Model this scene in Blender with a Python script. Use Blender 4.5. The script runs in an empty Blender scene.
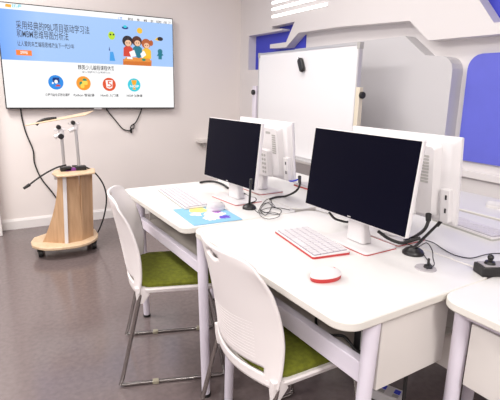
import bpy, bmesh, math, random
from math import sin, cos, pi, radians, hypot
from mathutils import Vector, Matrix

S = bpy.context.scene
COL = S.collection
random.seed(4)

# ---------------------------------------------------------------- camera
FPX, CAMH = 446.0, 1.30
YAW, PITCH, ROLL = radians(30.0), radians(14.0), radians(1.27)
cf = Vector((sin(YAW)*cos(PITCH), cos(YAW)*cos(PITCH), -sin(PITCH)))
r0 = Vector((cos(YAW), -sin(YAW), 0)); u0 = r0.cross(cf)
cr = r0*cos(ROLL) + u0*sin(ROLL); cu = -r0*sin(ROLL) + u0*cos(ROLL)
cam = bpy.data.objects.new('camera', bpy.data.cameras.new('camera'))
COL.objects.link(cam)
m = Matrix((cr, cu, -cf)).transposed().to_4x4(); m.translation = (0, 0, CAMH)
cam.matrix_world = m
cam.data.sensor_fit = 'HORIZONTAL'; cam.data.sensor_width = 36; cam.data.lens = FPX/500*36
cam.data.clip_start = 0.02
S.camera = cam

# ---------------------------------------------------------------- light and exposure
S.view_settings.view_transform = 'Standard'; S.view_settings.look = 'None'
S.view_settings.gamma = 1; S.view_settings.use_curve_mapping = False
S.view_settings.exposure = 0.84
w = bpy.data.worlds.new('world'); S.world = w; w.use_nodes = True
w.node_tree.nodes['Background'].inputs[0].default_value = (.9, .93, 1, 1)
w.node_tree.nodes['Background'].inputs[1].default_value = .6
def area(name, loc, rot, sx, sy, power, col=(1, .962, .925)):
    l = bpy.data.lights.new(name, 'AREA'); l.shape = 'RECTANGLE'; l.size = sx; l.size_y = sy
    l.energy = power; l.color = col
    o = bpy.data.objects.new(name, l); o.location = loc; o.rotation_euler = rot; COL.objects.link(o)
    return o
for lx, ly, e in ((-.4, 3.0, 36), (-1.5, 1.6, 20), (-1.3, -.8, 34), (.3, -1.4, 46), (1.4, 1.1, 5), (1.3, 2.5, 9)):
    area('ceiling_panel_lamp', (lx, ly, 2.68), (0, 0, 0), .6, 1.1, e)
area('left_fill', (-2.4, .8, 1.7), (0, radians(-90), 0), 1.3, 3.2, 14, (.95, .95, 1))  # added fill light from the left; no window is built there

# ---------------------------------------------------------------- measuring helpers (a line of sight met with a real plane)
def ray(x, y): return cr*((x-250)/FPX) - cu*((y-200)/FPX) + cf
DK = radians(2.31)                                   # the desks stand 2.3 degrees off the walls
EX = Vector((cos(DK), sin(DK), 0)); EY = Vector((-sin(DK), cos(DK), 0))
O = Vector((0, 0, CAMH))
def PZ(x, y, z): d = ray(x, y); return O + d*((z-CAMH)/d.z)
def PY(x, y, Y): d = ray(x, y); return O + d*(Y/d.y)
def PX(x, y, X): d = ray(x, y); return O + d*(X/d.x)
def PDX(x, y, X): d = ray(x, y); return O + d*((X-O.dot(EX))/d.dot(EX))
def W(x, y, z=0): return Vector((x*EX.x + y*EY.x, x*EX.y + y*EY.y, z))   # desk grid -> room
def Dd(p): return Vector((p.dot(EX), p.dot(EY), p.z))

# ---------------------------------------------------------------- materials
def mat(name, col, rough=.5, metal=0, noise=0, nscale=8, bump=0, bscale=200, emit=0, spec=.5, coat=0):
    M = bpy.data.materials.new(name); M.use_nodes = True
    nt = M.node_tree; b = nt.nodes['Principled BSDF']
    b.inputs['Base Color'].default_value = (*col, 1); b.inputs['Roughness'].default_value = rough
    b.inputs['Metallic'].default_value = metal; b.inputs['Specular IOR Level'].default_value = spec
    b.inputs['Coat Weight'].default_value = coat
    tc = nt.nodes.new('ShaderNodeTexCoord')
    if noise:
        n = nt.nodes.new('ShaderNodeTexNoise'); n.inputs['Scale'].default_value = nscale; n.inputs['Detail'].default_value = 6
        nt.links.new(tc.outputs['Object'], n.inputs['Vector'])
        r = nt.nodes.new('ShaderNodeValToRGB')
        r.color_ramp.elements[0].color = (*[c*(1-noise) for c in col], 1); r.color_ramp.elements[0].position = .3
        r.color_ramp.elements[1].color = (*[min(1, c*(1+noise)) for c in col], 1); r.color_ramp.elements[1].position = .7
        nt.links.new(n.outputs['Fac'], r.inputs[0]); nt.links.new(r.outputs[0], b.inputs['Base Color'])
    if bump:
        n2 = nt.nodes.new('ShaderNodeTexNoise'); n2.inputs['Scale'].default_value = bscale
        nt.links.new(tc.outputs['Object'], n2.inputs['Vector'])
        bp = nt.nodes.new('ShaderNodeBump'); bp.inputs['Strength'].default_value = bump; bp.inputs['Distance'].default_value = .002
        nt.links.new(n2.outputs['Fac'], bp.inputs['Height']); nt.links.new(bp.outputs[0], b.inputs['Normal'])
    if emit:
        b.inputs['Emission Color'].default_value = (*col, 1); b.inputs['Emission Strength'].default_value = emit
    return M
def srgb(r, g, b):
    f = lambda c: (c/255/12.92) if c <= 10 else ((c/255+.055)/1.055)**2.4
    return (f(r), f(g), f(b))
def wood(name, a, b_):
    M = mat(name, a, .45); nt = M.node_tree; b = nt.nodes['Principled BSDF']
    tc = nt.nodes.new('ShaderNodeTexCoord'); mp = nt.nodes.new('ShaderNodeMapping'); mp.inputs['Scale'].default_value = (14, 14, 1.6)
    n = nt.nodes.new('ShaderNodeTexNoise'); n.inputs['Scale'].default_value = 3; n.inputs['Detail'].default_value = 8; n.inputs['Distortion'].default_value = .6
    r = nt.nodes.new('ShaderNodeValToRGB'); r.color_ramp.elements[0].color = (*b_, 1); r.color_ramp.elements[1].color = (*a, 1)
    r.color_ramp.elements[0].position = .3; r.color_ramp.elements[1].position = .65
    nt.links.new(tc.outputs['Object'], mp.inputs[0]); nt.links.new(mp.outputs[0], n.inputs['Vector'])
    nt.links.new(n.outputs['Fac'], r.inputs[0]); nt.links.new(r.outputs[0], b.inputs['Base Color'])
    return M

M_wall = mat('wall_paint', (.86, .80, .775), .6, bump=.08, bscale=90)
M_relief = mat('relief_paint', (.76, .725, .725), .55)
M_grey = mat('grey_relief_paint', (.60, .585, .60), .6)
M_blue = mat('blue_paint', srgb(98, 104, 210), .5, noise=.03)
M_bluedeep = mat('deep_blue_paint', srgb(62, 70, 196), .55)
M_ceil = mat('ceiling_paint', (.62, .60, .59), .7)  # unseen ceiling, toned down to lessen bounced light
M_walldim = mat('unseen_wall_dim', (.34, .31, .30), .7)  # unseen walls, darkened so less light bounces back under the desks
M_floor = mat('vinyl_floor', (.165, .130, .129), .16, noise=.10, nscale=40, bump=.03, bscale=120, spec=.6)
M_base = mat('baseboard_paint', (.84, .81, .80), .4)
M_desk = mat('white_laminate', (.72, .705, .69), .35, noise=.01)
M_edge = mat('cream_edge', (.74, .71, .66), .45)
M_panel = mat('cream_board', (.74, .70, .67), .5, noise=.03, nscale=3)
M_leg = mat('lilac_steel', (.76, .71, .80), .38)
M_shelf = mat('grey_shelf', (.62, .57, .52), .55)
M_plastic = mat('white_plastic', (.76, .735, .74), .38)
M_keycap = mat('keycap_plastic', (.66, .63, .66), .45)
M_kcase = mat('keyboard_case', (.30, .26, .31), .5)
M_shell = mat('chair_plastic', (.84, .79, .785), .42)
M_green = mat('green_fabric', (.140, .155, .007), .9, noise=.22, nscale=60, bump=.5, bscale=500)
M_chrome = mat('chrome', (.42, .40, .39), .2, 1)
M_alu = mat('aluminium', (.66, .65, .65), .35, .8)
M_black = mat('black_plastic', (.012, .011, .012), .4)
M_cable = mat('black_rubber', (.014, .013, .013), .55)
M_screen = mat('dark_screen', (.003, .003, .010), .35, spec=.05)
M_vent = mat('vent_grey', (.45, .44, .42), .6)
M_red = mat('red_plastic', (.52, .035, .035), .4)
M_wood = wood('light_oak', (.62, .40, .235), (.50, .30, .165))
M_woodpale = wood('pale_oak', (.74, .56, .38), (.64, .45, .28))
M_whiteboard = mat('whiteboard_enamel', (.82, .81, .83), .22)
M_cream = mat('cream_post', (.72, .65, .52), .45)
M_puck = mat('grey_rubber', (.40, .375, .39), .5)
M_clear = mat('clear_glide', (.30, .27, .20), .25)
M_led = mat('led_light', (1, .985, .97), .5, emit=1.15)
M_bluec = mat('blue_connector', srgb(40, 60, 210), .4)
M_purple = mat('purple_plastic', srgb(120, 50, 130), .5)

# mouse pad picture: soft colour patches on light blue
def pad_mat():
    M = mat('mouse_pad_print', (.3, .62, .82), .7); nt = M.node_tree; b = nt.nodes['Principled BSDF']
    tc = nt.nodes.new('ShaderNodeTexCoord')
    prev = None
    base = nt.nodes.new('ShaderNodeRGB'); base.outputs[0].default_value = (.22, .46, .64, 1); prev = base.outputs[0]
    for (cx, cy, rad, c) in ((-.01, .075, .045, (.95, .8, .2)), (.035, -.01, .05, (.9, .72, .9)), (.0, -.06, .04, (.85, .7, .9)), (-.045, .02, .03, (.95, .93, .9)), (.055, -.07, .028, (.12, .06, .5)), (.06, .02, .022, (.3, .08, .42))):
        v = nt.nodes.new('ShaderNodeVectorMath'); v.operation = 'DISTANCE'; v.inputs[1].default_value = (cx, cy, .0015)
        nt.links.new(tc.outputs['Object'], v.inputs[0])
        n = nt.nodes.new('ShaderNodeTexNoise'); n.inputs['Scale'].default_value = 45; nt.links.new(tc.outputs['Object'], n.inputs['Vector'])
        a = nt.nodes.new('ShaderNodeMath'); a.operation = 'MULTIPLY_ADD'; a.inputs[1].default_value = .05; nt.links.new(n.outputs['Fac'], a.inputs[0]); nt.links.new(v.outputs['Value'], a.inputs[2])
        l = nt.nodes.new('ShaderNodeMath'); l.operation = 'LESS_THAN'; l.inputs[1].default_value = rad+.022; nt.links.new(a.outputs[0], l.inputs[0])
        mx = nt.nodes.new('ShaderNodeMix'); mx.data_type = 'RGBA'
        nt.links.new(l.outputs[0], mx.inputs[0]); nt.links.new(prev, mx.inputs[6]); mx.inputs[7].default_value = (*c, 1); prev = mx.outputs[2]
    nt.links.new(prev, b.inputs['Base Color'])
    return M
M_pad = pad_mat()

# ---------------------------------------------------------------- mesh builder
class MB:
    def __init__(s): s.bm = bmesh.new()
    def box(s, x0, x1, y0, y1, z0, z1):
        m = Matrix.Translation(((x0+x1)/2, (y0+y1)/2, (z0+z1)/2)) @ Matrix.Diagonal((abs(x1-x0), abs(y1-y0), abs(z1-z0), 1))
        bmesh.ops.create_cube(s.bm, size=1, matrix=m); return s
    def cyl(s, p, q, r0, r1=None, n=20):
        p, q = Vector(p), Vector(q); r1 = r0 if r1 is None else r1
        d = q-p; m = Matrix.Translation((p+q)/2) @ d.to_track_quat('Z', 'Y').to_matrix().to_4x4()
        bmesh.ops.create_cone(s.bm, cap_ends=True, segments=n, radius1=r0, radius2=r1, depth=d.length, matrix=m); return s
    def ball(s, c, r, sc=(1, 1, 1), n=16):
        bmesh.ops.create_uvsphere(s.bm, u_segments=n*2, v_segments=n, radius=r, matrix=Matrix.Translation(c) @ Matrix.Diagonal((*sc, 1))); return s
    def prism(s, pts, a, b, axis='z'):
        f = {'z': lambda u, v, t: (u, v, t), 'x': lambda u, v, t: (t, u, v), 'y': lambda u, v, t: (u, t, v)}[axis]
        lo = [s.bm.verts.new(f(u, v, a)) for u, v in pts]; hi = [s.bm.verts.new(f(u, v, b)) for u, v in pts]
        s.bm.faces.new(lo); s.bm.faces.new(hi)
        for i in range(len(pts)):
            j = (i+1) % len(pts); s.bm.faces.new((lo[i], lo[j], hi[j], hi[i]))
        return s
    def tube(s, pts, r, n=10, smooth=True):
        P = [Vector(p) for p in pts]
        if smooth and len(P) > 2:
            Q = []
            for i in range(len(P)-1):
                a, b, c, d = P[max(i-1, 0)], P[i], P[i+1], P[min(i+2, len(P)-1)]
                for k in range(8):
                    t = k/8; Q.append(.5*((2*b)+(c-a)*t+(2*a-5*b+4*c-d)*t*t+(3*b-a-3*c+d)*t**3))
            P = Q+[P[-1]]
        rings = []; up = None
        for i, p in enumerate(P):
            t = (P[min(i+1, len(P)-1)]-P[max(i-1, 0)]).normalized()
            if up is None: up = t.orthogonal().normalized()
            else:
                up = (up - t*up.dot(t));
                up = up.normalized() if up.length > 1e-5 else t.orthogonal().normalized()
            v = t.cross(up)
            rings.append([s.bm.verts.new(p + up*(r*cos(2*pi*k/n)) + v*(r*sin(2*pi*k/n))) for k in range(n)])
        for a, b in zip(rings, rings[1:]):
            for k in range(n): s.bm.faces.new((a[k], a[(k+1) % n], b[(k+1) % n], b[k]))
        s.bm.faces.new(rings[0]); s.bm.faces.new(rings[-1]); return s
    def loft(s, rings):
        R = [[s.bm.verts.new(p) for p in r] for r in rings]; n = len(R[0])
        for a, b in zip(R, R[1:]):
            for k in range(n): s.bm.faces.new((a[k], a[(k+1) % n], b[(k+1) % n], b[k]))
        s.bm.faces.new(R[0]); s.bm.faces.new(R[-1]); return s
    def build(s, name, material, parent=None, bevel=0, seg=2, smooth=True, loc=None):
        bmesh.ops.recalc_face_normals(s.bm, faces=s.bm.faces[:])
        me = bpy.data.meshes.new(name); s.bm.to_mesh(me); s.bm.free()
        me.materials.append(material)
        o = bpy.data.objects.new(name, me); COL.objects.link(o)
        if parent: o.parent = parent
        if loc is not None: o.location = loc
        if bevel:
            b = o.modifiers.new('bevel', 'BEVEL'); b.width = bevel; b.segments = seg; b.limit_method = 'ANGLE'; b.angle_limit = radians(40)
        if smooth:
            me.shade_smooth()
            try: me.set_sharp_from_angle(angle=radians(38))
            except Exception: pass
        return o
def rrect(x0, x1, y0, y1, r, n=6):
    P = []
    for cx, cy, a in ((x1-r, y1-r, 0), (x0+r, y1-r, pi/2), (x0+r, y0+r, pi), (x1-r, y0+r, 3*pi/2)):
        for k in range(n+1): t = a+k*pi/2/n; P.append((cx+r*cos(t), cy+r*sin(t)))
    return P
def thing(name, label, cat, loc=(0, 0, 0), rz=0, group=None):
    o = bpy.data.objects.new(name, None); o.empty_display_size = .05; COL.objects.link(o)
    o.location = loc; o.rotation_euler = (0, 0, rz); o['label'] = label; o['category'] = cat
    if group: o['group'] = group
    return o
def tag(o, label, cat, group=None):
    o['label'] = label; o['category'] = cat
    if group: o['group'] = group
    return o
def struct(o): o['kind'] = 'structure'; return o
def copy_tree(o, parent=None):
    c = o.copy(); COL.objects.link(c)
    if parent: c.parent = parent
    for ch in list(o.children): copy_tree(ch, c)
    return c
def again(o, label, loc, rz=0, group=None):
    c = copy_tree(o); c['label'] = label; c.location = loc; c.rotation_euler = (0, 0, rz)
    if group: c['group'] = group
    return c

# ================================================================ room shell
YF, XR, XL, YN, ZC = 4.47, 2.52, -2.5, -2.7, 2.75
struct(MB().box(XL-.1, XR+.1, YN-.1, YF+.1, -.1, 0).build('floor', M_floor, smooth=False))
struct(MB().box(XL-.1, XR+.1, YN-.1, YF+.1, ZC, ZC+.1).build('ceiling', M_ceil, smooth=False))
struct(MB().box(XL-.1, XR+.1, YF, YF+.1, 0, ZC).build('wall_far', M_wall, smooth=False))
struct(MB().box(XR, XR+.1, YN, YF, 0, ZC).build('wall_right', M_relief, smooth=False))
struct(MB().box(XL-.1, XL, YN, YF, 0, ZC).build('wall_left', M_walldim, smooth=False))
struct(MB().box(XL-.1, XR+.1, YN-.1, YN, 0, ZC).build('wall_near', M_walldim, smooth=False))
struct(MB().prism([(YF, 0), (YF-.014, 0), (YF-.014, .075), (YF-.006, .095), (YF, .095)], -.016, 2.42, 'x').build('baseboard_far', M_base, smooth=False))
struct(MB().box(-.55, -.016, 4.29, YF, 0, ZC).build('trim_1', M_base, bevel=.006, smooth=False))

# relief on the right wall: raised white panels (10 cm), a raised grey block and blue fields
XF = 2.42
def yz(px, X=XF): 
    p = PX(px[0], px[1], X); return (p.y, p.z)
ztop = ZC
upper = [(YF, 1.493), (YF, ztop), (-.6, ztop), (-.6, 1.62), (1.545, 1.617), (2.011, 1.617), (2.175, 1.750), (2.856, 1.781), (3.405, 1.787), (3.592, 1.676),
         (3.870, 1.684), (3.870, 1.722), (3.595, 1.722), (3.470, 1.885), (3.845, 1.882), (3.845, 1.852), (3.672, 1.848), (3.672, 1.832), (4.292, 1.834), (4.292, 1.493)]
# the blue opening top right is cut out of the panel: split into two polygons sharing an edge line
upper = [(YF, 1.493), (YF, ztop), (1.703, ztop), (1.703, 1.815), (1.590, 1.676), (-.2, 1.67), (-.2, 1.612), (1.545, 1.615), (2.011, 1.617), (2.175, 1.750), (2.856, 1.781), (3.405, 1.787), (3.592, 1.676),
         (3.870, 1.684), (3.870, 1.722), (3.595, 1.722), (3.470, 1.885), (3.845, 1.882), (3.845, 1.852), (3.672, 1.848), (3.672, 1.832), (4.292, 1.834), (4.292, 1.493)]
struct(MB().prism(upper, XF, XR, 'x').build('trim_2', M_relief, smooth=False))
struct(MB().prism([(YF, 0), (YF, 1.493), (3.62, 1.489), (3.62, 0)], XF, XR, 'x').build('trim_3', M_relief, smooth=False))
g = [(3.45, .86), (3.45, 1.653), (2.200, 1.659), (2.022, 1.530)]
g += [(1.90-.09*sin(t), 1.518-.09*(1-cos(t))) for t in (0, .35, .7, 1.05, 1.4, 1.57)] + [(1.805, .86)]
struct(MB().prism(g, XF, XR, 'x').build('trim_4', M_grey, smooth=False))
b = [(1.715, 1.10), (1.69, .905)]
c0 = PX(478, 54, 2.5); y_l = PX(466, 80, 2.5).y; zt = PX(490, 53, 2.5).z; zb = PX(480, 163, 2.5).z
R_ = .085
b = [(y_l-R_+R_*cos(t), zt-R_+R_*sin(t)) for t in (0, .3, .6, .9, 1.2, 1.57)] + [(.3, zt), (.3, zb), (y_l-.01, zb)]
struct(MB().prism(b, 2.50, XR, 'x').build('trim_5', M_blue, smooth=False))
struct(MB().box(2.495, XR, -.2, 3.6, .80, .845).build('trim_6', M_relief, bevel=.004, smooth=False))
struct(MB().box(2.510, XR, 3.42, 4.292, 1.42, 1.92).build('trim_7', M_bluedeep, smooth=False))
struct(MB().box(2.510, XR, .2, 1.703, 1.66, ztop).build('trim_8', M_bluedeep, smooth=False))

# three glowing slots high on the right wall
for i, (a, e, lab) in enumerate((((272.5, 16.8), (328, 4.3), 'lowest glowing white light strip high on the right wall, the longest fully seen'),
                                 ((272.5, 9.2), (318, -1.2), 'middle glowing white light strip high on the right wall'),
                                 ((272.5, 2.6), (300, -3.6), 'topmost glowing white light strip on the right wall, cut by the frame'))):
    A, B_ = PX(*a, XF), PX(*e, XF)
    z = (A.z+B_.z)/2
    t = thing('light_strip', lab, 'light', (XF, (A.y+B_.y)/2, z), 0, 'glowing light strips on the right wall')
    L = (A.y-B_.y)/2
    MB().prism(rrect(-L-.008, L+.008, -.016, .016, .014), -.004, 0, 'x').build('frame', M_relief, t)
    MB().prism(rrect(-L, L, -.0115, .0115, .011), -.010, -.002, 'x').build('diffuser', M_led, t)

# ================================================================ television
tv = thing('television', 'large wall-mounted flat television showing a blue and white course web page', 'television', (.874, 4.40, 1.10), 0)
TW, TH = 1.497, .838
MB().box(-TW/2-.008, TW/2+.008, .0, .045, -.012, TH+.008).build('casing', M_black, tv, bevel=.004)
MB().box(-.035, .035, -.006, 0, -.016, -.004).build('logo_plate', M_alu, tv)
MB().box(-.35, .35, .045, .07, .15, .65).build('wall_mount', M_black, tv)
def em(name, c, k=1.0):
    M = bpy.data.materials.new(name); M.use_nodes = True; nt = M.node_tree
    b_ = nt.nodes['Principled BSDF']; b_.inputs['Base Color'].default_value = (.01, .01, .01, 1); b_.inputs['Roughness'].default_value = .3
    b_.inputs['Emission Color'].default_value = (*c, 1); b_.inputs['Emission Strength'].default_value = k*.565
    return M
E_white = em('screen_white', (1, 1, 1)); E_blue = em('screen_blue', srgb(168, 203, 250))
# the banner brightens from a deeper blue at its left end, as the page design does
nt = E_blue.node_tree; tc = nt.nodes.new('ShaderNodeTexCoord'); sx = nt.nodes.new('ShaderNodeSeparateXYZ'); rp = nt.nodes.new('ShaderNodeValToRGB')
rp.color_ramp.elements[0].position = 0; rp.color_ramp.elements[0].color = (*srgb(108, 166, 250), 1)
rp.color_ramp.elements[1].position = .2; rp.color_ramp.elements[1].color = (*srgb(166, 202, 250), 1)
mr = nt.nodes.new('ShaderNodeMapRange'); mr.inputs[1].default_value = -TW/2; mr.inputs[2].default_value = TW/2
nt.links.new(tc.outputs['Object'], sx.inputs[0]); nt.links.new(sx.outputs[0], mr.inputs[0]); nt.links.new(mr.outputs[0], rp.inputs[0])
nt.links.new(rp.outputs[0], nt.nodes['Principled BSDF'].inputs['Emission Color'])
E_dark = em('screen_text_dark', srgb(52, 64, 84)); E_black = em('screen_text_black', srgb(40, 40, 44)); E_grey = em('screen_text_grey', srgb(150, 150, 155))
E_orange = em('screen_orange', srgb(255, 128, 22)); E_red = em('screen_red', srgb(228, 82, 34)); E_cyan = em('screen_cyan', srgb(38, 205, 224)); E_ball = em('screen_azure', srgb(14, 140, 232))
E_yel = em('screen_yellow', srgb(250, 196, 40)); E_green = em('screen_green', srgb(20, 140, 112)); E_lime = em('screen_lime', srgb(190, 226, 40)); E_skin = em('screen_skin', srgb(246, 196, 160))
E_brown = em('screen_brown', srgb(90, 46, 30)); E_hair = em('screen_hair', srgb(36, 30, 38)); E_ginger = em('screen_ginger', srgb(186, 96, 46)); E_navy = em('screen_navy', srgb(24, 60, 130)); E_teal = em('screen_teal', srgb(20, 120, 140))
E_table = em('screen_table', srgb(236, 148, 60)); E_table2 = em('screen_table_front', srgb(214, 116, 32)); E_shirt = em('screen_shirt_red', srgb(216, 66, 46)); E_gold = em('screen_gold', srgb(255, 176, 24))
scr = MB().box(-TW/2, TW/2, -.002, .001, 0, TH).build('screen', E_white, tv)
def su(x, z): return (x-.874, z-1.10)          # measured on the wall -> on the screen
def flat(name, pts, material, d=1):
    return MB().prism(pts, -.002-.0012*d, -.002, 'y').build(name, material, scr, smooth=False)
def disc(cx, cz, rx, rz=None, n=28):
    rz = rx if rz is None else rz; return [(cx+rx*cos(2*pi*k/n), cz+rz*sin(2*pi*k/n)) for k in range(n)]
def multi(name, lst, material, d=1):
    mb = MB()
    for pts in lst: mb.prism(pts, -.002-.0012*d, -.002)if False else mb.prism(pts, -.002-.0012*d, -.002, 'y')
    return mb.build(name, material, scr, smooth=False)
def text(name, s, x, z, h, width, material, d=2):
    c = bpy.data.curves.new(name, 'FONT'); c.body = s; c.size = h*1.25; c.align_x = 'LEFT'; c.align_y = 'CENTER'; c.offset = .0005
    c.materials.append(material)
    o = bpy.data.objects.new(name, c); COL.objects.link(o); o.parent = scr
    o.location = (x-.874, -.002-.0012*d, z-1.10); o.rotation_euler = (pi/2, 0, 0)
    bpy.context.view_layer.update()
    wd = o.dimensions.x
    me = bpy.data.meshes.new_from_object(o.evaluated_get(bpy.context.evaluated_depsgraph_get()))
    if wd > 1e-4:
        for v in me.vertices: v.co.x *= width/wd
    loc_, rot_ = o.location.copy(), o.rotation_euler.copy()
    bpy.data.objects.remove(o)
    o = bpy.data.objects.new(name, me); COL.objects.link(o); o.parent = scr; o.location = loc_; o.rotation_euler = rot_
    return o
flat('banner', [(-TW/2, .393), (TW/2, .393), (TW/2, .792), (-TW/2, .792)], E_blue)
text('headline_text', '采用经典的PBL项目驱动学习法', .255, 1.770, .058, .585, E_dark)
text('headline_text', '和MBM思维导图分析法', .255, 1.703, .058, .405, E_dark)
text('subline_text', '让人爱的未来编程思维改变下一代少年', .252, 1.625, .036, .45, E_dark)
flat('button', [su(.237, 1.533), su(.357, 1.533), su(.357, 1.576), su(.237, 1.576)], E_orange, 2)
text('button_text', '立即体验', .268, 1.555, .022, .058, E_white, 3)
flat('page_logo', [su(.19, 1.908), su(.232, 1.905), su(.238, 1.928), su(.196, 1.931)], E_gold, 2)
text('page_logo_text', 'E编程', .240, 1.918, .026, .07, E_cyan)
for i, (nx, s, ww) in enumerate(((1.098, '首页', .04), (1.19, '课程介绍', .046), (1.275, '师资', .024), (1.34, '赛事', .03), (1.405, '活动', .028), (1.462, '校区地址', .05), (1.535, '新闻', .028), (1.578, '关于', .026))):
    text('menu_text', s, nx, 1.9, .020, ww, E_ball if i == 0 else E_black)
text('heading_text', '精英少儿编程课程体系', .722, 1.452, .036, .322, E_black)
text('heading_text', '全方位提升综合素质能力', .755, 1.414, .015, .25, E_grey)
for (x, s, ww, m_) in ((.436, '编程创意化·图形化课程', .20, 0), (.668, 'Python 智能课', .182, 0), (.905, 'Html5 入门课', .165, 0), (1.148, 'NOIP 竞赛课', .152, 0)):
    text('caption_text', s, x, 1.209, .022, ww, E_black)
flat('course_icon', disc(*su(.529, 1.318), .0625), E_ball, 1)
flat('course_icon', disc(*su(.762, 1.316), .0625), em('screen_amber', srgb(255, 158, 30)), 1)
flat('course_icon', disc(*su(.991, 1.311), .0605), E_red, 1)
flat('course_icon', disc(*su(1.225, 1.311), .0615), E_cyan, 1)
# icon motifs
cx, cz = su(.529, 1.318)
multi('icon_motif', [disc(cx, cz+.016, .026, .022), [(cx-.03, cz+.02), (cx-.02, cz+.042), (cx+.03, cz+.042), (cx+.03, cz-.002), (cx+.02, cz-.002), (cx+.02, cz+.02)]], E_navy, 2)
multi('icon_motif', [disc(cx+.002, cz+.006, .014, .016), disc(cx-.026, cz-.006, .008)], E_white, 3)
flat('icon_motif', [(cx-.01, cz-.034), (cx+.034, cz-.034), (cx+.034, cz-.022), (cx+.01, cz-.016)], E_shirt, 3)
cx, cz = su(.762, 1.316)
def hook(sg):
    P = rrect(-.006, .028, .004, .042, .012, 4); Q = rrect(-.036, .012, -.022, .014, .012, 4)
    return [[(cx+sg*u, cz+sg*v) for u, v in P], [(cx+sg*u, cz+sg*v) for u, v in Q]]
multi('icon_motif', hook(1), E_green, 2); multi('icon_motif', hook(-1), em('screen_lemon', srgb(255, 218, 80)), 3)
cx, cz = su(.991, 1.311)
flat('icon_motif', [(cx-.032, cz+.038), (cx+.032, cz+.038), (cx+.026, cz-.030), (cx, cz-.040), (cx-.026, cz-.030)], E_white, 2)
t5 = text('icon_text', '5', .968, 1.310, .066, .042, E_red, 3)
cx, cz = su(1.225, 1.311)
multi('icon_motif', [[(cx-.026, cz+.045), (cx+.026, cz+.045), (cx+.018, cz+.008), (cx+.004, cz-.006), (cx+.004, cz-.02), (cx+.018, cz-.042), (cx-.018, cz-.042), (cx-.004, cz-.02), (cx-.004, cz-.006), (cx-.018, cz+.008)]], E_gold, 2)
text('icon_text', 'NOIP', 1.182, 1.298, .026, .088, E_white, 3)
# the picture of children at a table
def uv(x, y): p = PY(x, y, 4.4); return su(p.x, p.z)
tb = [uv(123, 59), uv(151.5, 60.5), uv(151.3, 66.2), uv(123, 64.8)]
flat('pictured_table', tb, E_table2, 2); flat('pictured_table', [uv(126, 57), uv(149, 58), uv(151.5, 62), uv(123, 61)], E_table, 3)
def kid(hx, hy, hair, shirt, r=.036, side=0):
    u, v = uv(hx, hy)
    flat('pictured_shirt', [(u-.044, v-.125), (u-.04, v-.05), (u-.016, v-.03), (u+.02, v-.03), (u+.045, v-.05), (u+.046, v-.125)], shirt, 3)
    multi('pictured_hair', [disc(u, v+.012, r+.011, r+.010)] + ([disc(u+.05, v+.02, .018, .026)] if side else []), hair, 4)
    flat('pictured_face', disc(u+.004, v-.006, r-.008, r-.010), E_skin, 5)
    multi('pictured_eyes', [disc(u-.008, v-.004, .004, .006), disc(u+.014, v-.004, .004, .006)], E_hair, 6)
kid(136.8, 42.6, E_brown, E_teal)
kid(127.5, 42.5, E_hair, E_shirt, .038)
kid(146, 45, E_ginger, E_yel, .034, 1)
flat('pictured_paper', [uv(127, 57), uv(132, 57.3), uv(132.4, 59.2), uv(127, 58.8)], E_white, 6)
flat('pictured_paper', [uv(129, 52), uv(134, 50), uv(136, 56), uv(131, 57)], E_white, 6)
flat('pictured_globe', disc(*uv(138.5, 55.5), .024), E_teal, 6)
flat('pictured_paper', [uv(140, 54), uv(143.5, 50.5), uv(146, 55), uv(142, 58)], E_white, 7)
flat('pictured_globe', disc(*uv(143.5, 59.8), .018, .012), E_green, 8)
flat('pictured_blob', disc(*uv(111.5, 35.6), .031, .036), E_lime, 2)
multi('pictured_eyes', [disc(*uv(110.3, 34.6), .008), disc(*uv(113.4, 34.6), .008)], E_hair, 3)
flat('pictured_sun', disc(*uv(139.5, 30.8), .026), E_yel, 2)
a_ = uv(125, 27.8); flat('pictured_ship', disc(*a_, .030, .013), E_navy, 2); flat('pictured_ship', disc(a_[0], a_[1]+.010, .016, .012), E_cyan, 3)
a_ = uv(112, 57.5); flat('pictured_jar', [(a_[0]-.024, a_[1]-.03), (a_[0]+.028, a_[1]-.03), (a_[0]+.012, a_[1]+.05), (a_[0]-.016, a_[1]+.05)], em('screen_sky', srgb(60, 160, 235)), 2)
flat('pictured_jar', [(a_[0]-.026, a_[1]+.06), (a_[0]-.014, a_[1]+.06), (a_[0]-.02, a_[1]+.095)], E_navy, 2)
a_ = uv(160, 39); flat('pictured_pencil', [(a_[0]-.055, a_[1]-.012), (a_[0]-.01, a_[1]-.02), (a_[0]-.004, a_[1]+.012), (a_[0]-.03, a_[1]+.012)], E_yel, 2); flat('pictured_pencil', disc(*a_, .028, .018), E_hair, 3)
a_ = uv(160, 54); multi('pictured_figure', [disc(a_[0], a_[1]+.022, .024), [(a_[0]-.02, a_[1]+.005), (a_[0]-.034, a_[1]-.022), (a_[0]-.018, a_[1]-.018), (a_[0]-.018, a_[1]-.05), (a_[0]+.016, a_[1]-.05), (a_[0]+.016, a_[1]-.018), (a_[0]+.034, a_[1]-.01), (a_[0]+.02, a_[1]+.005)]], E_teal, 2)

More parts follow.
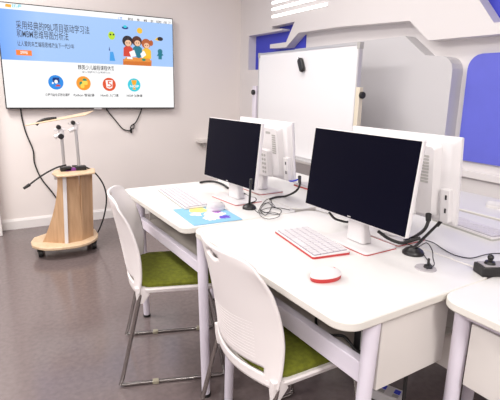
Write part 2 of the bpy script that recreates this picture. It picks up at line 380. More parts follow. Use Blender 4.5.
def cable(name, pts, r, label, cat='cable', plug=None, material=None):
    """a cable laid through real points; plug = extra black end piece"""
    if plug:
        c0 = Vector(plug[0]); t = thing(name, label, cat, pts[0])
        P0_ = Vector(pts[0]); MB().tube([Vector(p)-P0_ for p in pts], r).build('cord', material or M_cable, t)
        MB().cyl(Vector(plug[0])-P0_, Vector(plug[1])-P0_, plug[2], plug[2]*.8).build('plug', M_black, t, bevel=.002)
        return t
    P0_ = Vector(pts[0])
    o = MB().tube([Vector(p)-P0_ for p in pts], r).build(name, material or M_cable, loc=P0_)
    return tag(o, label, cat)
YW = 4.455
cable('power_cable', [PY(20, 104, YW), PY(22, 118, YW), PY(26, 133, YW), PY(33, 150, YW), PY(34.5, 163, YW), PY(41, 178, YW), PY(52, 192, YW), PY(60, 203, YW)], .006, 'thin black cable hanging down the wall from the television left corner')
pl = PY(131, 131, YW)
cable('power_cable', [PY(105, 104, YW), PY(107, 110, YW), PY(116, 121, YW), PY(123, 129, YW), pl], .0055, 'left of two black cables meeting below the television right half', plug=(pl+Vector((0, -.004, .02)), pl+Vector((0, -.004, -.02)), .012))
cable('power_cable', [PY(142, 104, YW), PY(141, 111, YW), PY(136, 122, YW), PY(132, 125, YW-.004), PY(130.5, 128, YW-.01), PY(133.5, 128.5, YW-.012), PY(134, 124.5, YW-.012), PY(131, 126, YW-.012)], .0055, 'right black cable below the television, ending in a small loop')

# ================================================================ wooden cart under the television
P0 = Vector((.411, 3.533)); PM = Vector((.530, 3.552)); PR = Vector((.630, 3.640)); PL = Vector((.250, 3.645))
ct = thing('presentation_cart', 'light oak wheeled presentation cart with curved side under the television', 'cart', (.43, 3.66, 0))
o2 = Vector((.43, 3.66))
def cl(v): return (v[0]-.43, v[1]-3.66)
base_pts = [(.171, 3.607), (.205, 3.545), (.25, 3.497), (.305, 3.473), (.365, 3.462), (.43, 3.455), (.492, 3.458), (.56, 3.485), (.61, 3.53), (.65, 3.59), (.675, 3.68), (.675, 3.82), (.55, 3.87), (.3, 3.87), (.2, 3.80), (.17, 3.70)]
MB().prism([cl(p) for p in base_pts], .082, .107).build('base_board', M_woodpale, ct, bevel=.006)
for (x, y) in ((.225, 3.615), (.625, 3.62), (.25, 3.80), (.62, 3.80)):
    mb = MB(); a, b2 = cl((x, y)); mb.cyl((a-.016, b2, .031), (a+.016, b2, .031), .031); mb.box(a-.022, a+.022, b2-.012, b2+.02, .045, .082)
    mb.build('caster', M_black, ct, bevel=.004)
ZB, ZT = .107, .642
lean = Vector((.022, .0))
def wallpanel(name, A, B2, z0, z1, th, material, topA=None, topB=None):
    A, B2 = Vector(cl(A)), Vector(cl(B2)); d = (B2-A).normalized(); n = Vector((-d.y, d.x))*th
    tA = A+lean; tB = B2+lean*.3
    mb = MB()
    q = [[(p.x, p.y, z0) for p in (A, B2, B2+n, A+n)], [(p.x, p.y, z1) for p in (tA, tB, tB+n, tA+n)]]
    return mb.loft(q).build(name, material, ct, bevel=.002)
wallpanel('front_panel', P0, PM, ZB, ZT, .018, M_wood)
wallpanel('front_panel', PM, PR, ZB, ZT, .018, M_wood)
wallpanel('side_panel', PR, (.640, 3.80), ZB, ZT, .018, M_wood)
# left panel with a concave outer edge
A = Vector(cl(P0)); B2 = Vector(cl(PL)); d = (B2-A); L = d.length; d.normalize(); n = Vector((d.y, -d.x))*-.018
prof = []
for k in range(15):
    z = ZB + (ZT-.01-ZB)*k/14; f = (z-ZB)/(ZT-.01-ZB)
    ww = L*(.30 + .70*max(0, 1-f/.92)**1.7) if f > .06 else L
    prof.append((ww, z))
ring = []
mb = MB(); vl = []
rows = []
for ww, z in prof:
    f = (z-ZB)/(ZT-ZB); a = A + lean*f; c = a + d*ww
    rows.append([(a.x, a.y, z), (c.x, c.y, z), (c.x-n.x, c.y-n.y, z), (a.x-n.x, a.y-n.y, z)])
mb.loft(rows).build('side_panel', M_wood, ct)
a = A; t_ = A+lean
MB().loft([[(a.x-.016, a.y-.004, ZB), (a.x+.010, a.y-.012, ZB), (a.x+.012, a.y+.012, ZB), (a.x-.012, a.y+.014, ZB)], [(t_.x-.016, t_.y-.004, ZT), (t_.x+.010, t_.y-.012, ZT), (t_.x+.012, t_.y+.012, ZT), (t_.x-.012, t_.y+.014, ZT)]]).build('corner_strip', M_plastic, ct, bevel=.002)
sh = [PZ(52, 174, .65), PZ(57, 176.5, .65), PZ(70, 176, .65), PZ(95, 173, .65), PZ(95, 169, .65), PZ(70, 167, .65), PZ(54, 171, .65)]
MB().prism([cl(p) for p in sh], .642, .656).build('shelf', M_woodpale, ct, bevel=.004)
pb = PY(57, 179, 3.62); MB().box(pb.x-.43-.02, pb.x-.43+.03, -.06, .0, .60, .636).build('bracket', M_plastic, ct, bevel=.003)
YP = 3.64
for (bx, by, tx, ty, kn) in ((64.2, 167, 61.0, 129, ((58.8, 127.3, .017), (61.2, 136.6, .021))), (79, 166, 75.2, 123, ((73.3, 122.8, .016),))):
    a = PY(bx, by, YP); c = PY(tx, ty, YP); a.z = .656
    a -= Vector((.43, 3.66, 0)); c -= Vector((.43, 3.66, 0))
    pole = MB().cyl(a, c, .012).build('pole', M_alu, ct)
    MB().box(a.x-.03, a.x+.05, a.y-.03, a.y+.03, .656, .69).build('pole_foot', M_black, ct, bevel=.005)
    e = c-(c-a).normalized()*.05
    cp = MB(); cp.cyl(e, c, .020); cp.box(c.x-.05, c.x+.03, c.y-.018, c.y+.018, c.z-.012, c.z+.006); cp.cyl((e.x-.05, e.y-.005, e.z-.01), (e.x+.01, e.y, e.z+.02), .016)
    clamp = cp.build('clamp', M_plastic, ct, bevel=.003)
    for (kx, ky, kr) in kn:
        k_ = PY(kx, ky, YP-.03)-Vector((.43, 3.66, 0))
        MB().cyl(k_, k_+Vector((0, .03, 0)), kr).build('knob', M_black, ct, bevel=.004)
# tilted tray on the two poles
q0, q1, q2, q3 = PY(24.5, 126.5, 3.60), PY(64, 121, 3.56), PY(97, 112.5, 3.70), PY(56, 119.5, 3.80)
q0 = PY(24.5, 126.2, 3.64); q1 = PY(86, 115.5, 3.60); q2 = PY(94, 111.2, 3.84); q3 = PY(36, 123.2, 3.84)
off = Vector((.43, 3.66, 0)); Q = [q-off for q in (q0, q1, q2, q3)]
MB().loft([[tuple(q) for q in Q], [tuple(q+Vector((0, 0, .007))) for q in Q]]).build('tray', M_woodpale, ct, bevel=.003)
hp = [PY(x, y, 3.70)-off for x, y in ((36, 125), (40, 121.3), (47, 119), (56.5, 118.2))]
MB().tube(hp, .011).build('tray_handle', M_black, ct)
MB().box(.02, .10, -.05, .02, .656, .676).build('clamp_base', M_purple, ct, bevel=.004)
cable('loose_cable', [PY(66, 165, 3.58), PY(57, 167.5, 3.54), PY(46, 173, 3.52), PY(37, 179, 3.52), PY(29, 185, 3.52)], .006, 'stiff black cable arching left off the oak cart, plug at its end', plug=(PY(30, 184.4, 3.52), PY(23.5, 188.6, 3.52), .012))
cable('loose_cable', [PY(72, 166, 3.66), PY(84, 166.5, 3.66), PY(95, 173, 3.68), PY(103.5, 185, 3.70), PY(106.5, 199, 3.72), PY(104, 216, 3.72), PY(99, 230, 3.73), PZ(94, 238, .012)], .006, 'black cable looping from the oak cart top down to the floor')

# ================================================================ desks
def desk(name, label, x0, x1, y0, y1, legs, beam_x, group, ztop=.75, panels=(), shelf=True, front='x', edge_r=.06, beamz=(.555, .615), loc_rot=0):
    cx, cy = (x0+x1)/2, (y0+y1)/2
    t = thing(name, label, 'desk', W(cx, cy, 0), DK, group)
    X0, X1, Y0, Y1 = x0-cx, x1-cx, y0-cy, y1-cy
    MB().prism(rrect(X0, X1, Y0, Y1, edge_r, 8), ztop-.026, ztop).build('tabletop', M_desk, t, bevel=.004)
    tt = t.children[0].data; tt.materials.append(M_edge)
    for pf in tt.polygons: pf.material_index = 1 if abs(pf.normal.z) < .5 else 0
    for (lx, ly, fx, fy) in legs:
        lx, ly, fx, fy = lx-cx, ly-cy, fx-cx, fy-cy
        lg = MB().cyl((fx, fy, .012), (lx, ly, ztop-.026), .018, .0225, 24).build('leg', M_leg, t)
        MB().cyl((fx, fy, 0), (fx, fy, .014), .0205).build('foot_cap', M_black, lg)
    for p in panels:
        (nm, a, b_, c, d_, e, f, mt) = p
        MB().box(a-cx, b_-cx, c-cy, d_-cy, e, f).build(nm, mt, t, bevel=.002, smooth=False)
    return t
GD = 'white computer desks in the middle of the room'
# far front desk
desk('computer_desk', 'white desk nearest the television cart, blue mouse pad overhanging its near end', .685, 1.272, 1.580, 2.400,
     [(.752, 2.308, .766, 2.308), (.752, 1.640, .752, 1.640) if False else (.752, 1.545, .752, 1.513), (1.20, 2.31, 1.20, 2.31), (1.20, 1.64, 1.20, 1.64)], .75, GD,
     panels=(('front_beam', .738, .766, 1.545, 2.31, .560, .607, M_leg), ('storage_shelf', .766, 1.19, 1.60, 2.29, .575, .587, M_shelf),
             ('back_panel', 1.19, 1.205, 1.64, 2.31, .40, .724, M_panel), ('side_panel', .80, 1.17, 2.30, 2.315, .53, .724, M_panel), ('side_panel', .80, 1.17, 1.625, 1.64, .56, .724, M_panel)), edge_r=.04)
# near front desk
desk('computer_desk', 'white desk nearest the camera, holding the big dark monitor and white-red keyboard', .715, 1.352, .688, 1.572,
     [(.842, .718, .842, .735), (.822, 1.415, .812, 1.42), (1.29, .74, 1.29, .74), (1.29, 1.50, 1.29, 1.50)], .84, GD,
     panels=(('front_beam', .826, .856,   .735, 1.415, .528, .590, M_leg), ('storage_shelf', .856, 1.27, .745, 1.48, .540, .552, M_shelf),
             ('back_panel', 1.275, 1.29, .74, 1.50, .40, .724, M_panel), ('side_panel', .875, 1.165, .712, .730, .498, .706, M_panel), ('side_rail', .86, 1.28, .714, .728, .704, .724, M_leg)))
desk('computer_desk', 'white desk beyond the near desk, under the monitor turned back-on at right', 1.357, 1.97, .700, 1.600,
     [(1.42, .75, 1.42, .75), (1.42, 1.55, 1.42, 1.55), (1.90, .75, 1.90, .75), (1.90, 1.55, 1.90, 1.55)], 1.9, GD,
     panels=(('front_beam', 1.886, 1.914, .75, 1.55, .555, .61, M_leg), ('back_panel', 1.40, 1.414, .77, 1.53, .40, .724, M_panel), ('side_panel', 1.44, 1.88, .738, .752, .52, .724, M_panel)))
desk('computer_desk', 'white desk beyond the far desk, under the farther white monitor back', 1.277, 1.88, 1.605, 2.44,
     [(1.34, 1.66, 1.34, 1.66), (1.34, 2.38, 1.34, 2.38), (1.82, 1.66, 1.82, 1.66), (1.82, 2.38, 1.82, 2.38)], 1.8, GD,
     panels=(('front_beam', 1.806, 1.834, 1.66, 2.38, .555, .61, M_leg), ('back_panel', 1.325, 1.34, 1.67, 2.37, .40, .724, M_panel)))
# desk at the right edge, turned sideways
desk('computer_desk', 'white desk cut off by the right picture edge, black socket box on its corner', 1.062, 1.99, .06, .686,
     [(1.118, .638, 1.126, .638), (1.118, .12, 1.126, .12), (1.93, .60, 1.93, .60), (1.93, .12, 1.93, .12)], 1.2, GD,
     panels=(('side_panel', 1.108, 1.126, .15, .605, .50, .690, M_panel), ('side_rail', 1.104, 1.134, .12, .625, .697, .724, M_leg), ('back_panel', 1.20, 1.90, .60, .615, .45, .724, M_panel)))
desk('side_table', 'white side table along the right wall behind the back-on monitor', 2.01, 2.40, .72, 1.66,
     [(2.06, .78, 2.06, .78), (2.06, 1.61, 2.06, 1.61), (2.36, .78, 2.36, .78), (2.36, 1.61, 2.36, 1.61)], 2.0, None, panels=(('back_panel', 2.37, 2.384, .80, 1.60, .40, .724, M_panel),))

# ================================================================ monitors (all-in-one computers)
ZD = .75
def monitor(label, loc, rz, group, Wd=.503, dz=0):
    t = thing('monitor', label, 'monitor', loc, rz, group)
    z0, z1 = .098, .408
    MB().box(-.052, -.034, -Wd/2, Wd/2, z0, z1).build('chassis', M_plastic, t, bevel=.004)
    sc = MB().box(-.0545, -.0515, -Wd/2+.004, Wd/2-.004, z0+.004, z1-.003).build('display', M_screen, t, bevel=.001)
    MB().box(-.0552, -.0543, -.008, .008, z0+.008, z0+.012).build('logo', M_alu, sc)
    # back: shallow tapered cover, then a deep box low in the middle
    MB().loft([[(-.034, y, z) for y, z in rrect(-Wd/2+.004, Wd/2-.004, z0+.004, z1-.004, .01, 3)], [(-.022, y, z) for y, z in rrect(-Wd/2+.02, Wd/2-.02, z0+.02, z1-.02, .012, 3)]]).build('back_cover', M_plastic, t)
    hs = MB().loft([[(-.022, y, z) for y, z in rrect(-min(.19, Wd/2-.03), min(.19, Wd/2-.03), .118, .385, .015, 4)], [(.004, y, z) for y, z in rrect(-min(.178, Wd/2-.042), min(.178, Wd/2-.042), .128, .375, .018, 4)]]).build('rear_housing', M_plastic, t)
    vb = MB()
    for k in range(9): vb.box(.0035, .0060, .130, .160, .245+k*.0115, .252+k*.0115)
    vb.build('vent', M_vent, hs)
    MB().box(.0035, .0055, .075, .115, .345, .357).build('rating_label', M_vent, hs)
    hb = MB().loft([[(.002, y, z) for y, z in rrect(-.12, .115, .112, .265, .012, 4)], [(.026, y, z) for y, z in rrect(-.112, .107, .118, .258, .012, 4)]]).build('power_housing', M_plastic, t)
    vb = MB()
    for k in range(5):
        for j in range(2): vb.cyl((.025, .064+j*.020, .140+k*.023), (.0275, .064+j*.020, .140+k*.023), .0075, n=10)
    vb.build('vent', M_vent, hb)
    pb_ = MB().box(-.03, -.006, Wd/2-.046, Wd/2-.011, .112, .232).build('port_block', M_plastic, t, bevel=.003)
    for zz in (.196, .148): MB().box(-.007, -.004, Wd/2-.027, Wd/2-.021, zz, zz+.016).build('port', M_black, pb_)
    # the head leans back six degrees on its stand
    R_t = Matrix.Translation((-.03, 0, .2+dz)) @ Matrix.Rotation(radians(6), 4, 'Y') @ Matrix.Translation((.03, 0, -.2))
    for o_ in t.children_recursive: o_.data.transform(R_t)
    # stand
    MB().loft([[(x, y, .012) for x, y in rrect(-.028, .022, -.045, .045, .012, 3)], [(x, y, .10) for x, y in rrect(-.032, .0, -.038, .038, .01, 3)], [(x, y, .19) for x, y in rrect(-.028, -.010, -.036, .036, .008, 3)]]).build('stand_neck', M_plastic, t)
    bp = MB().prism(rrect(-.085, .075, -.115, .115, .012, 4), .0022, .009).build('base_plate', M_plastic, t, bevel=.002)
    MB().prism(rrect(-.0855, .0755, -.1155, .1155, .012, 4), 0, .0024).build('base_trim', M_red, bp)
    return t
GM = 'monitors on the white desks'
m2 = monitor('biggest dark monitor screen, centre right, facing the camera', W(1.195, 1.118, ZD), DK, GM)
monitor('dark monitor screen farther left, facing the camera behind the mouse pad', W(1.132, 1.912, ZD), DK+radians(4), GM, .455, -.008)
again(m2, 'white monitor seen from its vented back, right of the biggest dark screen', W(1.362, 1.130, ZD), DK+pi, GM)
monitor('white monitor seen from its back, against the whiteboard and behind the left screen', W(1.355, 2.045, ZD), DK+pi, GM, .503, -.018)

# ================================================================ keyboards and mice
def keyboard(label, loc, rz, L, Dp, trim, group):
    t = thing('keyboard', label, 'keyboard', loc, rz, group)
    MB().loft([[(x, y, .006) for x, y in rrect(-Dp/2, Dp/2, -L/2, L/2, .008, 4)], [(x, y, .009+.006*(x/Dp+.5)) for x, y in rrect(-Dp/2, Dp/2, -L/2, L/2, .008, 4)]]).build('case', M_plastic, t, bevel=.001)
    MB().loft([[(x, y, .0088+.006*(x/Dp+.5)) for x, y in rrect(-Dp/2+.008, Dp/2-.008, -L/2+.006, L/2-.006, .003, 2)], [(x, y, .0100+.006*(x/Dp+.5)) for x, y in rrect(-Dp/2+.008, Dp/2-.008, -L/2+.006, L/2-.006, .003, 2)]]).build('key_bed', M_kcase, t)
    MB().prism(rrect(-Dp/2-.001, Dp/2+.001, -L/2-.001, L/2+.001, .008, 4), 0, .0072).build('bottom_trim', trim, t)
    kb = MB(); rows_, cols = 5, 14
    for i in range(rows_):
        px_ = -Dp/2+.010+(Dp-.020)*i/rows_; pw = (Dp-.020)/rows_
        j = 0.0
        while j < cols-.01:
            wd = 1
            if i == 0 and abs(j-4) < .1: wd = 5
            ya = -L/2+.008+(L-.016)*j/cols; yb = -L/2+.008+(L-.016)*min(cols, j+wd)/cols
            zz = .009+.006*((px_+pw/2)/Dp+.5)
            kb.box(px_+.0018, px_+pw-.0018, ya+.0018, yb-.0018, zz-.001, zz+.004); j += wd
    kb.build('keycaps', M_keycap, t, bevel=.001)
    return t
GK = 'white keyboards on the desks'
keyboard('white compact keyboard with red rim, before the biggest dark screen', W(1.030, 1.205, ZD), DK+radians(-10), .30, .148, M_red, GK)
keyboard('white keyboard with grey rim, beside the blue mouse pad', W(.885, 2.045, ZD), DK+radians(-4.5), .43, .125, M_vent, GK)
keyboard('white keyboard at the right picture edge, beyond the back-on monitor', W(1.752, 1.02, ZD), DK+radians(172), .30, .14, M_vent, GK)
keyboard('white red-rimmed keyboard behind the farther back-on monitor', W(1.668, 1.90, ZD), DK+radians(180), .30, .14, M_red, GK)
def mouse(label, loc, rz, trim, top, wheel, sc=1.0):
    t = thing('computer_mouse', label, 'mouse', loc, rz, 'computer mice')
    def ring(z, s, dx=0): return [(dx+.052*sc*s*cos(a), .030*sc*s*sin(a), z) for a in [2*pi*k/32 for k in range(32)]]
    MB().loft([ring(0, .94), ring(.003, .99), ring(.013, 1.0)]).build('bottom_shell', trim, t)
    MB().loft([ring(.013, 1.0), ring(.019, .985), ring(.025, .90, -.002), ring(.031, .74, -.004), ring(.035, .5, -.006), ring(.0365, .2, -.008)]).build('top_shell', top, t)
    MB().cyl((.028, -.004, .026), (.028, .004, .026), .007).build('scroll_wheel', wheel, t)
    return t
M_mtop = mat('silver_grey_plastic', (.62, .60, .62), .35)
mouse('white mouse with red base, alone on the near desk', W(.862, .928, ZD), DK-radians(8), M_red, M_plastic, M_red)
pad = MB().prism(rrect(-.112, .112, -.135, .135, .006, 3), 0, .003).build('mouse_pad', M_pad)
pad.location = W(.862, 1.722, ZD); pad.rotation_euler = (0, 0, DK+radians(-4))
tag(pad, 'light blue mouse pad with colourful print between the two front desks', 'mouse pad')
mouse('white mouse with grey top lying on the blue mouse pad', W(.932, 1.768, ZD+.003), DK+radians(2), M_plastic, M_mtop, M_black, .92)
mouse('pale grey mouse on the side table at the right picture edge', W(2.20, 1.165, ZD), DK-radians(60), M_plastic, M_mtop, M_vent)

# ================================================================ microphones, puck, socket box
def mic(label, loc, rz, tip, br):
    t = thing('desk_microphone', label, 'microphone', loc, rz, 'black desk microphones')
    n = 28
    def ring(r, z, sx=1): return [(r*cos(2*pi*k/n), r*sin(2*pi*k/n), z) for k in range(n)]
    MB().loft([ring(br, 0), ring(br, .006), ring(br*.86, .014), ring(br*.5, .022), ring(br*.22, .027)]).build('base', M_black, t)
    tip = Vector(tip)
    MB().cyl((0, 0, .02), tip, .0055, .0050).build('stem', M_black, t)
    e = tip.normalized()*.03
    MB().cyl(tip-e, tip, .0070, .0066).build('head', M_black, t, bevel=.002)
    MB().cyl((br*.55, 0, .013), (br*.55, 0, .019), .005).build('switch', M_vent, t)
    return t
b1 = PZ(249.3, 208.5, ZD); t1 = Vector((b1.x-.0, b1.y, .84)); 
d_ = ray(251, 179); t1 = O + d_*(((b1-O).length)/d_.length*.94)
mic('black desk microphone standing upright beside the tangled cord', b1, 0, t1-b1, .033)
b2_ = PZ(413, 253.5, ZD); Y_ = b2_.y; 
t2 = PY(441.5, 220.5, Y_+.015)
mic('black desk microphone leaning right, in front of the near monitor', b2_, 0, t2-b2_, .037)
pk = thing('grommet_disc', 'round grey disc with a black plug near the leaning microphone', 'disc', PZ(425.5, 268.5, ZD))
MB().cyl((0, 0, 0), (0, 0, .004), .034, .032, 32).build('disc', M_puck, pk)
mb = MB(); mb.cyl((.006, -.004, .004), (.006, -.004, .012), .014, .012); mb.cyl((.006, -.004, .012), (.008, -.002, .034), .004); mb.build('plug', M_black, pk)
bx = PZ(488, 276, ZD)
sk = thing('socket_box', 'black desktop socket box with round plug on the right desk corner', 'socket', W(1.352, .700, ZD), DK+radians(-28))
MB().box(-.048, .050, -.028, .028, 0, .031).build('body', M_black, sk, bevel=.003)
MB().box(-.04, .035, -.022, .022, .031, .034).build('socket_face', M_puck, sk)
mb = MB(); mb.cyl((-.012, 0, .034), (-.012, 0, .042), .017, .014); mb.cyl((-.012, 0, .042), (-.012, 0, .052), .007); mb.ball((-.012, 0, .055), .0095); mb.build('plug', M_black, sk)
MB().cyl((.018, -.0278, .016), (.018, -.031, .016), .0065).build('lamp', mat('olive_lens', (.32, .30, .03), .3), sk)

# ================================================================ cables on the desks
def zline(pts, z=.7545): return [PZ(x, y, z) for x, y in pts]
z1 = .754
cable('cord_tangle', zline([(258, 212), (262, 205), (268, 203), (274, 207), (281, 210), (279, 214), (268, 213), (260, 209), (265, 201), (270, 199), (272, 206), (266, 215), (261, 211), (268, 208), (280, 208), (290, 210)], z1+.001), .0016, 'thin dark cord lying in a tangle beside the upright microphone', 'cord')
cable('cord_tangle', zline([(253, 208), (259, 213), (270, 212), (279, 214), (278, 217), (268, 219), (260, 215), (262, 207), (270, 202), (276, 208)], z1+.004), .0014, 'dark cord loop nearest the camera beside the upright microphone', 'cord')
cable('thin_wire', zline([(290, 209), (300, 210), (312, 209), (323, 212), (334, 215)]), .0014, 'thin pale wire crossing the desk left of the biggest dark screen', 'wire', material=M_puck)
cable('power_cable', zline([(200, 182.5), (206, 181.5), (214, 181.5), (222, 184), (228, 188)], .758), .006, 'black cable lying on the far desk left of the left screen')
cable('power_cable', [PZ(238, 190, .80), PZ(245, 194, .76), PZ(250, 197, .757), PZ(255, 198, .757), PZ(256, 201, .757), PZ(250, 203, .757)], .0035, 'black cable curling out under the left dark screen')
p_ = Vector(W(1.30, 1.99, .868))
cable('power_cable', [PX(299.5, 178, 1.32), PX(300, 184, 1.30), PX(296, 191, 1.27), PZ(286, 196, .758), PZ(277, 197, .757), PZ(270, 199, .757)], .0055, 'thick black power cable dropping from the farther back-on monitor', plug=(PX(299.5, 176, 1.32), PX(299.7, 183, 1.31), .009))
cable('data_cable', [PX(286, 177.5, 1.33), PX(290, 181, 1.31), PX(295, 180.5, 1.31), PX(299, 179, 1.33)], .004, 'blue data cable under the farther back-on monitor', material=M_bluec)
cable('power_cable', [PX(329, 212, 1.17), PZ(334, 218, .79), PZ(340, 220.5, .775), PZ(348, 222, .765), PZ(356, 220, .757)], .005, 'black cable drooping under the biggest dark screen, left side')
cable('power_cable', [PX(378, 231, 1.16), PZ(386, 237, .80), PZ(394, 241, .79), PZ(402, 243, .785), PZ(410, 241, .79), PZ(420, 238, .80)], .006, 'knotted black cable under the biggest dark screen, right side')
cable('power_cable', [PX(428.5, 217, 1.31), PX(428, 222, 1.29), PX(424, 230, 1.27), PZ(414, 237, .765), PZ(404, 241, .757)], .006, 'thick black power cable dropping from the back-on monitor at right', plug=(PX(428.5, 214, 1.31), PX(428.3, 221, 1.295), .011))
cable('thin_wire', zline([(425, 240), (434, 243), (443, 249), (452, 254), (462, 257), (472, 258), (484, 255), (493, 253.5), (503, 253.5)]), .0018, 'thin dark wire running to the right picture edge')
cable('thin_wire', [PZ(413, 250, .757), PX(420, 246, 1.22), PX(427, 243, 1.22), PZ(432, 250, .78), PZ(433, 258, .77), PZ(434, 265, .757), PZ(427, 269, .765)], .0016, 'thin dark wire looping beside the leaning microphone onto the grey disc')
cable('thin_wire', [PZ(400, 243, .757), PZ(410, 245, .757), PZ(420, 250, .757), PZ(426, 258, .757), PZ(431, 265, .757)], .0016, 'thin dark wire passing behind the leaning microphone base')

# ================================================================ things below the near desk
cable('power_cable', [PDX(x, y, .875) for x, y in ((323, 312), (317, 316), (316, 323), (320, 331), (330, 335), (343, 336), (350, 343), (357, 352), (362, 356))], .0045, 'dark cable inside the near desk cubby')
ad = thing('power_adapter', 'black power adapter inside the near desk cubby beside the leg', 'adapter', W(.93, .80, .552), DK)
MB().box(-.035, .035, -.02, .03, 0, .10).build('body', M_black, ad, bevel=.006)
mb = MB(); mb.box(-.036, -.035, -.012, .0, .02, .08); mb.build('rating_label', M_vent, ad)
ps = thing('power_strip', 'white power strip with blue buttons on the floor under the desks', 'power strip', PZ(380, 390, .03)-Vector((0, 0, .03)), DK+radians(112))
MB().box(-.10, .10, -.04, .04, 0, .045).build('body', M_plastic, ps, bevel=.006)
for k in range(3):
    MB().box(-.085+k*.06, -.06+k*.06, -.022, .004, .045, .049).build('switch', M_bluec, ps, bevel=.001)
    MB().box(-.085+k*.06, -.06+k*.06, .010, .030, .045, .0465).build('socket', M_vent, ps)
cable('power_cable', [W(1.08, .775, .55), W(1.085, .772, .40), W(1.09, .775, .2), W(1.092, .80, .02), W(1.13, .9, .006)], .006, 'black cable hanging to the floor behind the near desk side panel')

# ================================================================ chairs
def chair(label, loc, rz):
    t = thing('sled_chair', label, 'chair', loc, rz, 'white shell chairs')
    # back shell: grid over (s = height, u = width), strongly curved in plan
    zb, zt = .432, .848
    def half(f):                      # half width over height
        K = [(0, .203), (.12, .208), (.35, .212), (.60, .209), (.80, .199), (.92, .193), (1, .178)]
        for (a, wa), (b_, wb) in zip(K, K[1:]):
            if f <= b_: q = (f-a)/(b_-a); return wa+(wb-wa)*q
        return K[-1][1]
    def pos(f, u):
        hw = half(f); y = u*hw; z = zb+(zt-zb)*f
        zz = z - .026*(abs(u)**6)*max(0, (f-.75)/.25)
        spine = -.193 - .074*f**1.2
        wing = (.052+.034*sin(pi*min(1, f*1.05))**1.0)*(abs(u)**1.9)
        return Vector((spine+wing, y, zz))
    NS, NU = 56, 56
    bm = bmesh.new(); V = [[bm.verts.new(pos(i/NS, -1+2*j/NU)) for j in range(NU+1)] for i in range(NS+1)]
    def inhole(f, u):
        y = u*half(f); z = zb+(zt-zb)*f
        return (y/.040)**2+((z-.818)/.0125)**2 < 1
    def inslot(f, u): return .090 < f < .145 and abs(u) < .74
    for i in range(NS):
        for j in range(NU):
            f, u = (i+.5)/NS, -1+2*(j+.5)/NU
            if inhole(f, u) or inslot(f, u): continue
            bm.faces.new((V[i][j], V[i][j+1], V[i+1][j+1], V[i+1][j]))
    for i in range(NS+1):             # snap the rim of the grip hole to an ellipse
        for j in range(NU+1):
            v = V[i][j]
            if not v.link_faces: continue
            f, u = i/NS, -1+2*j/NU
            if len(v.link_faces) < 4 and .7 < f < .97 and abs(u) < .6:
                y = v.co.y; dz = v.co.z-.818; k = math.sqrt((y/.040)**2+(dz/.0125)**2)
                if k > 1e-3:
                    ny = y/k; nz = .818+dz/k; hw = half(f); q = pos((nz-zb)/(zt-zb), ny/hw); v.co = Vector((q.x, ny, nz))
    for v in [v for v in bm.verts if not v.link_faces]: bm.verts.remove(v)
    bmesh.ops.recalc_face_normals(bm, faces=bm.faces[:])
    me = bpy.data.meshes.new('backrest'); bm.to_mesh(me); bm.free(); me.materials.append(M_shell); me.shade_smooth()
    o = bpy.data.objects.new('backrest', me); COL.objects.link(o); o.parent = t
    sd = o.modifiers.new('thick', 'SOLIDIFY'); sd.thickness = .009; sd.offset = 0
    # fine ribs across the middle of the back
    rb = MB()
    for k in range(12):
        f = .20+.026*k; P = []
        for j in range(15):
            u = -.62+1.24*j/14; p = pos(f, u); P.append((p.x-.0042, p.y, p.z))
        rb.tube(P, .0011, 5, smooth=False)
    rb.build('rib', M_shell, o)
    # seat pan, joined to the back by two side arms
    def ring(z, x0, x1, hw, r):
        P = rrect(x0, x1, -hw, hw, r, 8)
        k = P.index(min(P, key=lambda q: (round(q[0], 5), -q[1])))      # densify the rear edge and bow it backwards
        P = P[:k+1] + [(P[k][0], P[k][1]+(P[k+1][1]-P[k][1])*i/9) for i in range(1, 9)] + P[k+1:]
        return [(x-(.036*(1-(y/hw)**2) if x < (x0+x1)/2-.05 else 0), y, z) for x, y in P]
    MB().loft([ring(.425, -.125, .20, .175, .04), ring(.437, -.145, .225, .200, .045), ring(.452, -.150, .232, .206, .045), ring(.458, -.147, .228, .202, .045)]).build('seat_pan', M_shell, t)
    for sgn in (-1, 1):
        a0, a1 = pos(.03, sgn*.93), pos(0, sgn*.93)
        MB().loft([[(a0.x+dx, a0.y+dy, .46) for dx, dy in rrect(-.012, .03, -.013, .013, .006, 2)], [(a1.x+dx, a1.y-.003*sgn+dy, .425) for dx, dy in rrect(-.010, .05, -.012, .012, .006, 2)], [(a1.x+dx, a1.y-.005*sgn+dy, .385) for dx, dy in rrect(-.005, .022, -.010, .010, .005, 2)]]).build('back_arm', M_shell, t)
    MB().loft([ring(.456, -.140, .213, .190, .05), ring(.470, -.142, .216, .193, .05), ring(.480, -.134, .206, .185, .05), ring(.486, -.11, .175, .155, .05), ring(.488, -.05, .10, .08, .04)]).build('seat_cushion', M_green, t)
    for sgn in (-1, 1):
        y = sgn*.215
        P = [(-.135, sgn*.190, .432), (-.145, y-.022*sgn, .40), (-.228, y, .04), (-.238, y, .014), (-.218, y, .009), (.21, y, .009), (.23, y, .014), (.225, y, .04), (.165, y-.01*sgn, .40), (.15, sgn*.185, .432)]
        Q = []
        MB().tube(P, .0088, 10, smooth=False).build('sled_frame', M_chrome, t)
        for gx in (-.085, .15):
            MB().box(gx-.014, gx+.014, y-.0115, y+.0115, 0, .018).build('glide', M_clear, t, bevel=.003)
    MB().cyl((-.12, -.19, .426), (-.12, .19, .426), .007).cyl((.15, -.19, .426), (.15, .19, .426), .007).build('crossbar', M_chrome, t)
    return t
ch = chair('white shell chair with olive green seat, pulled up to the near desk', W(.842, 1.115, 0), DK+radians(-2))
f1 = math.atan2(-.346, .939)
again(ch, 'white shell chair with olive green seat, turned at the far desk near the cart', W(.748, 1.874, 0), DK+f1, 'white shell chairs')

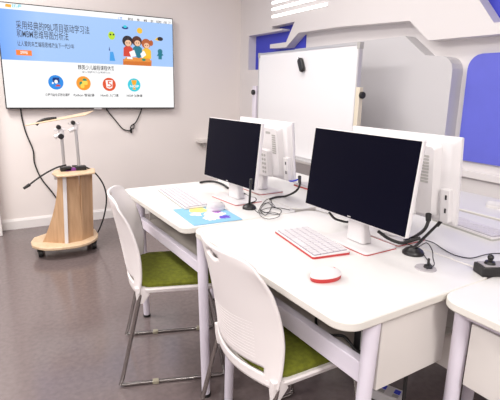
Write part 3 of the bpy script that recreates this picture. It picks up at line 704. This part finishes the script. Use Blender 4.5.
# ================================================================ whiteboard
XB = 2.09
lf, rt = PX(258.3, 85, XB).y, PX(357.2, 85, XB).y
zt, zb = 1.600, .775
wb = thing('whiteboard', 'large mobile whiteboard on posts before the right wall', 'whiteboard', (XB, (lf+rt)/2, 0), 0)
hw = (lf-rt)/2
MB().box(0, .022, -hw+.008, hw-.008, zb+.008, zt-.008).build('board', M_whiteboard, wb)
fr = MB(); fr.box(-.004, .026, -hw, hw, zt-.012, zt); fr.box(-.004, .026, -hw, hw, zb, zb+.012); fr.box(-.004, .026, -hw, -hw+.012, zb, zt); fr.box(-.004, .026, hw-.012, hw, zb, zt)
fr.build('frame', M_alu, wb)
for sy in (-1, 1):
    for zz in (zb, zt-.04): MB().box(-.006, .028, sy*hw-.022 if sy > 0 else -hw-.004, sy*hw+.004 if sy > 0 else -hw+.022, zz-.004 if zz == zb else zz+.004, zz+.04 if zz == zb else zz+.044).build('corner_cap', M_vent, wb)
MB().box(-.07, .0, -hw+.1, hw-.05, zb-.022, zb+.004).build('pen_tray', M_alu, wb, bevel=.004)
for sy in (-1, 1):
    yy = sy*(hw+(.020 if sy < 0 else .052))
    post = MB().box(-.012, .022, yy-(.018 if sy < 0 else .030), yy+(.018 if sy < 0 else .030), .08, 1.325).build('post', M_cream if sy < 0 else M_leg, wb, bevel=.003)
    (MB().cyl((.005, yy-.018, 1.275), (.005, yy-.040, 1.275), .022) if sy < 0 else MB().cyl((-.012, yy-.004, 1.27), (-.034, yy-.004, 1.27), .022).box(-.005, .015, hw, yy-.018, 1.0, 1.03)).build('knob', M_black, post, bevel=.004)
    MB().box(-.26, .28, yy-.02, yy+.02, .06, .10).build('foot', M_cream, wb, bevel=.004)
    for fx in (-.23, .25):
        mb = MB(); mb.cyl((fx, yy-.014, .03), (fx, yy+.014, .03), .03); mb.build('caster', M_black, wb, bevel=.003)
MB().box(.0, .03, -hw-.02, hw+.02, .30, .34).build('crossbar', M_cream, wb)
ep = PX(303, 65, XB)
er = MB().prism(rrect(-.026, .026, -.054, .054, .022, 6), -.026, 0, 'x')
eo = thing('board_eraser', 'small black eraser stuck tilted on the upper whiteboard', 'eraser', (XB-.0045, ep.y, ep.z), 0)
eo.rotation_euler = (radians(-27), 0, 0)
er.build('body', M_black, eo, bevel=.007)
MB().box(-.004, .0, -.021, .021, -.05, .05).build('felt_pad', M_vent, eo)
MB().tube([(-.014, .0, .05), (-.016, .004, .062), (-.012, .006, .066)], .003, 6).build('loop', M_black, eo)

# small ledge on the far wall behind the left monitor
p = PY(200, 140.5, 4.35)
sh = thing('wall_shelf', 'short pale grey shelf on the far wall left of the left screen', 'shelf', (p.x+.25, YF, p.z-.03), 0)
MB().box(-.25, .25, -.12, 0, -.0, .03).build('board', M_panel, sh, bevel=.003)
for sx in (-.18, .18): MB().box(sx-.01, sx+.01, -.09, 0, -.05, 0).build('bracket', M_vent, sh)
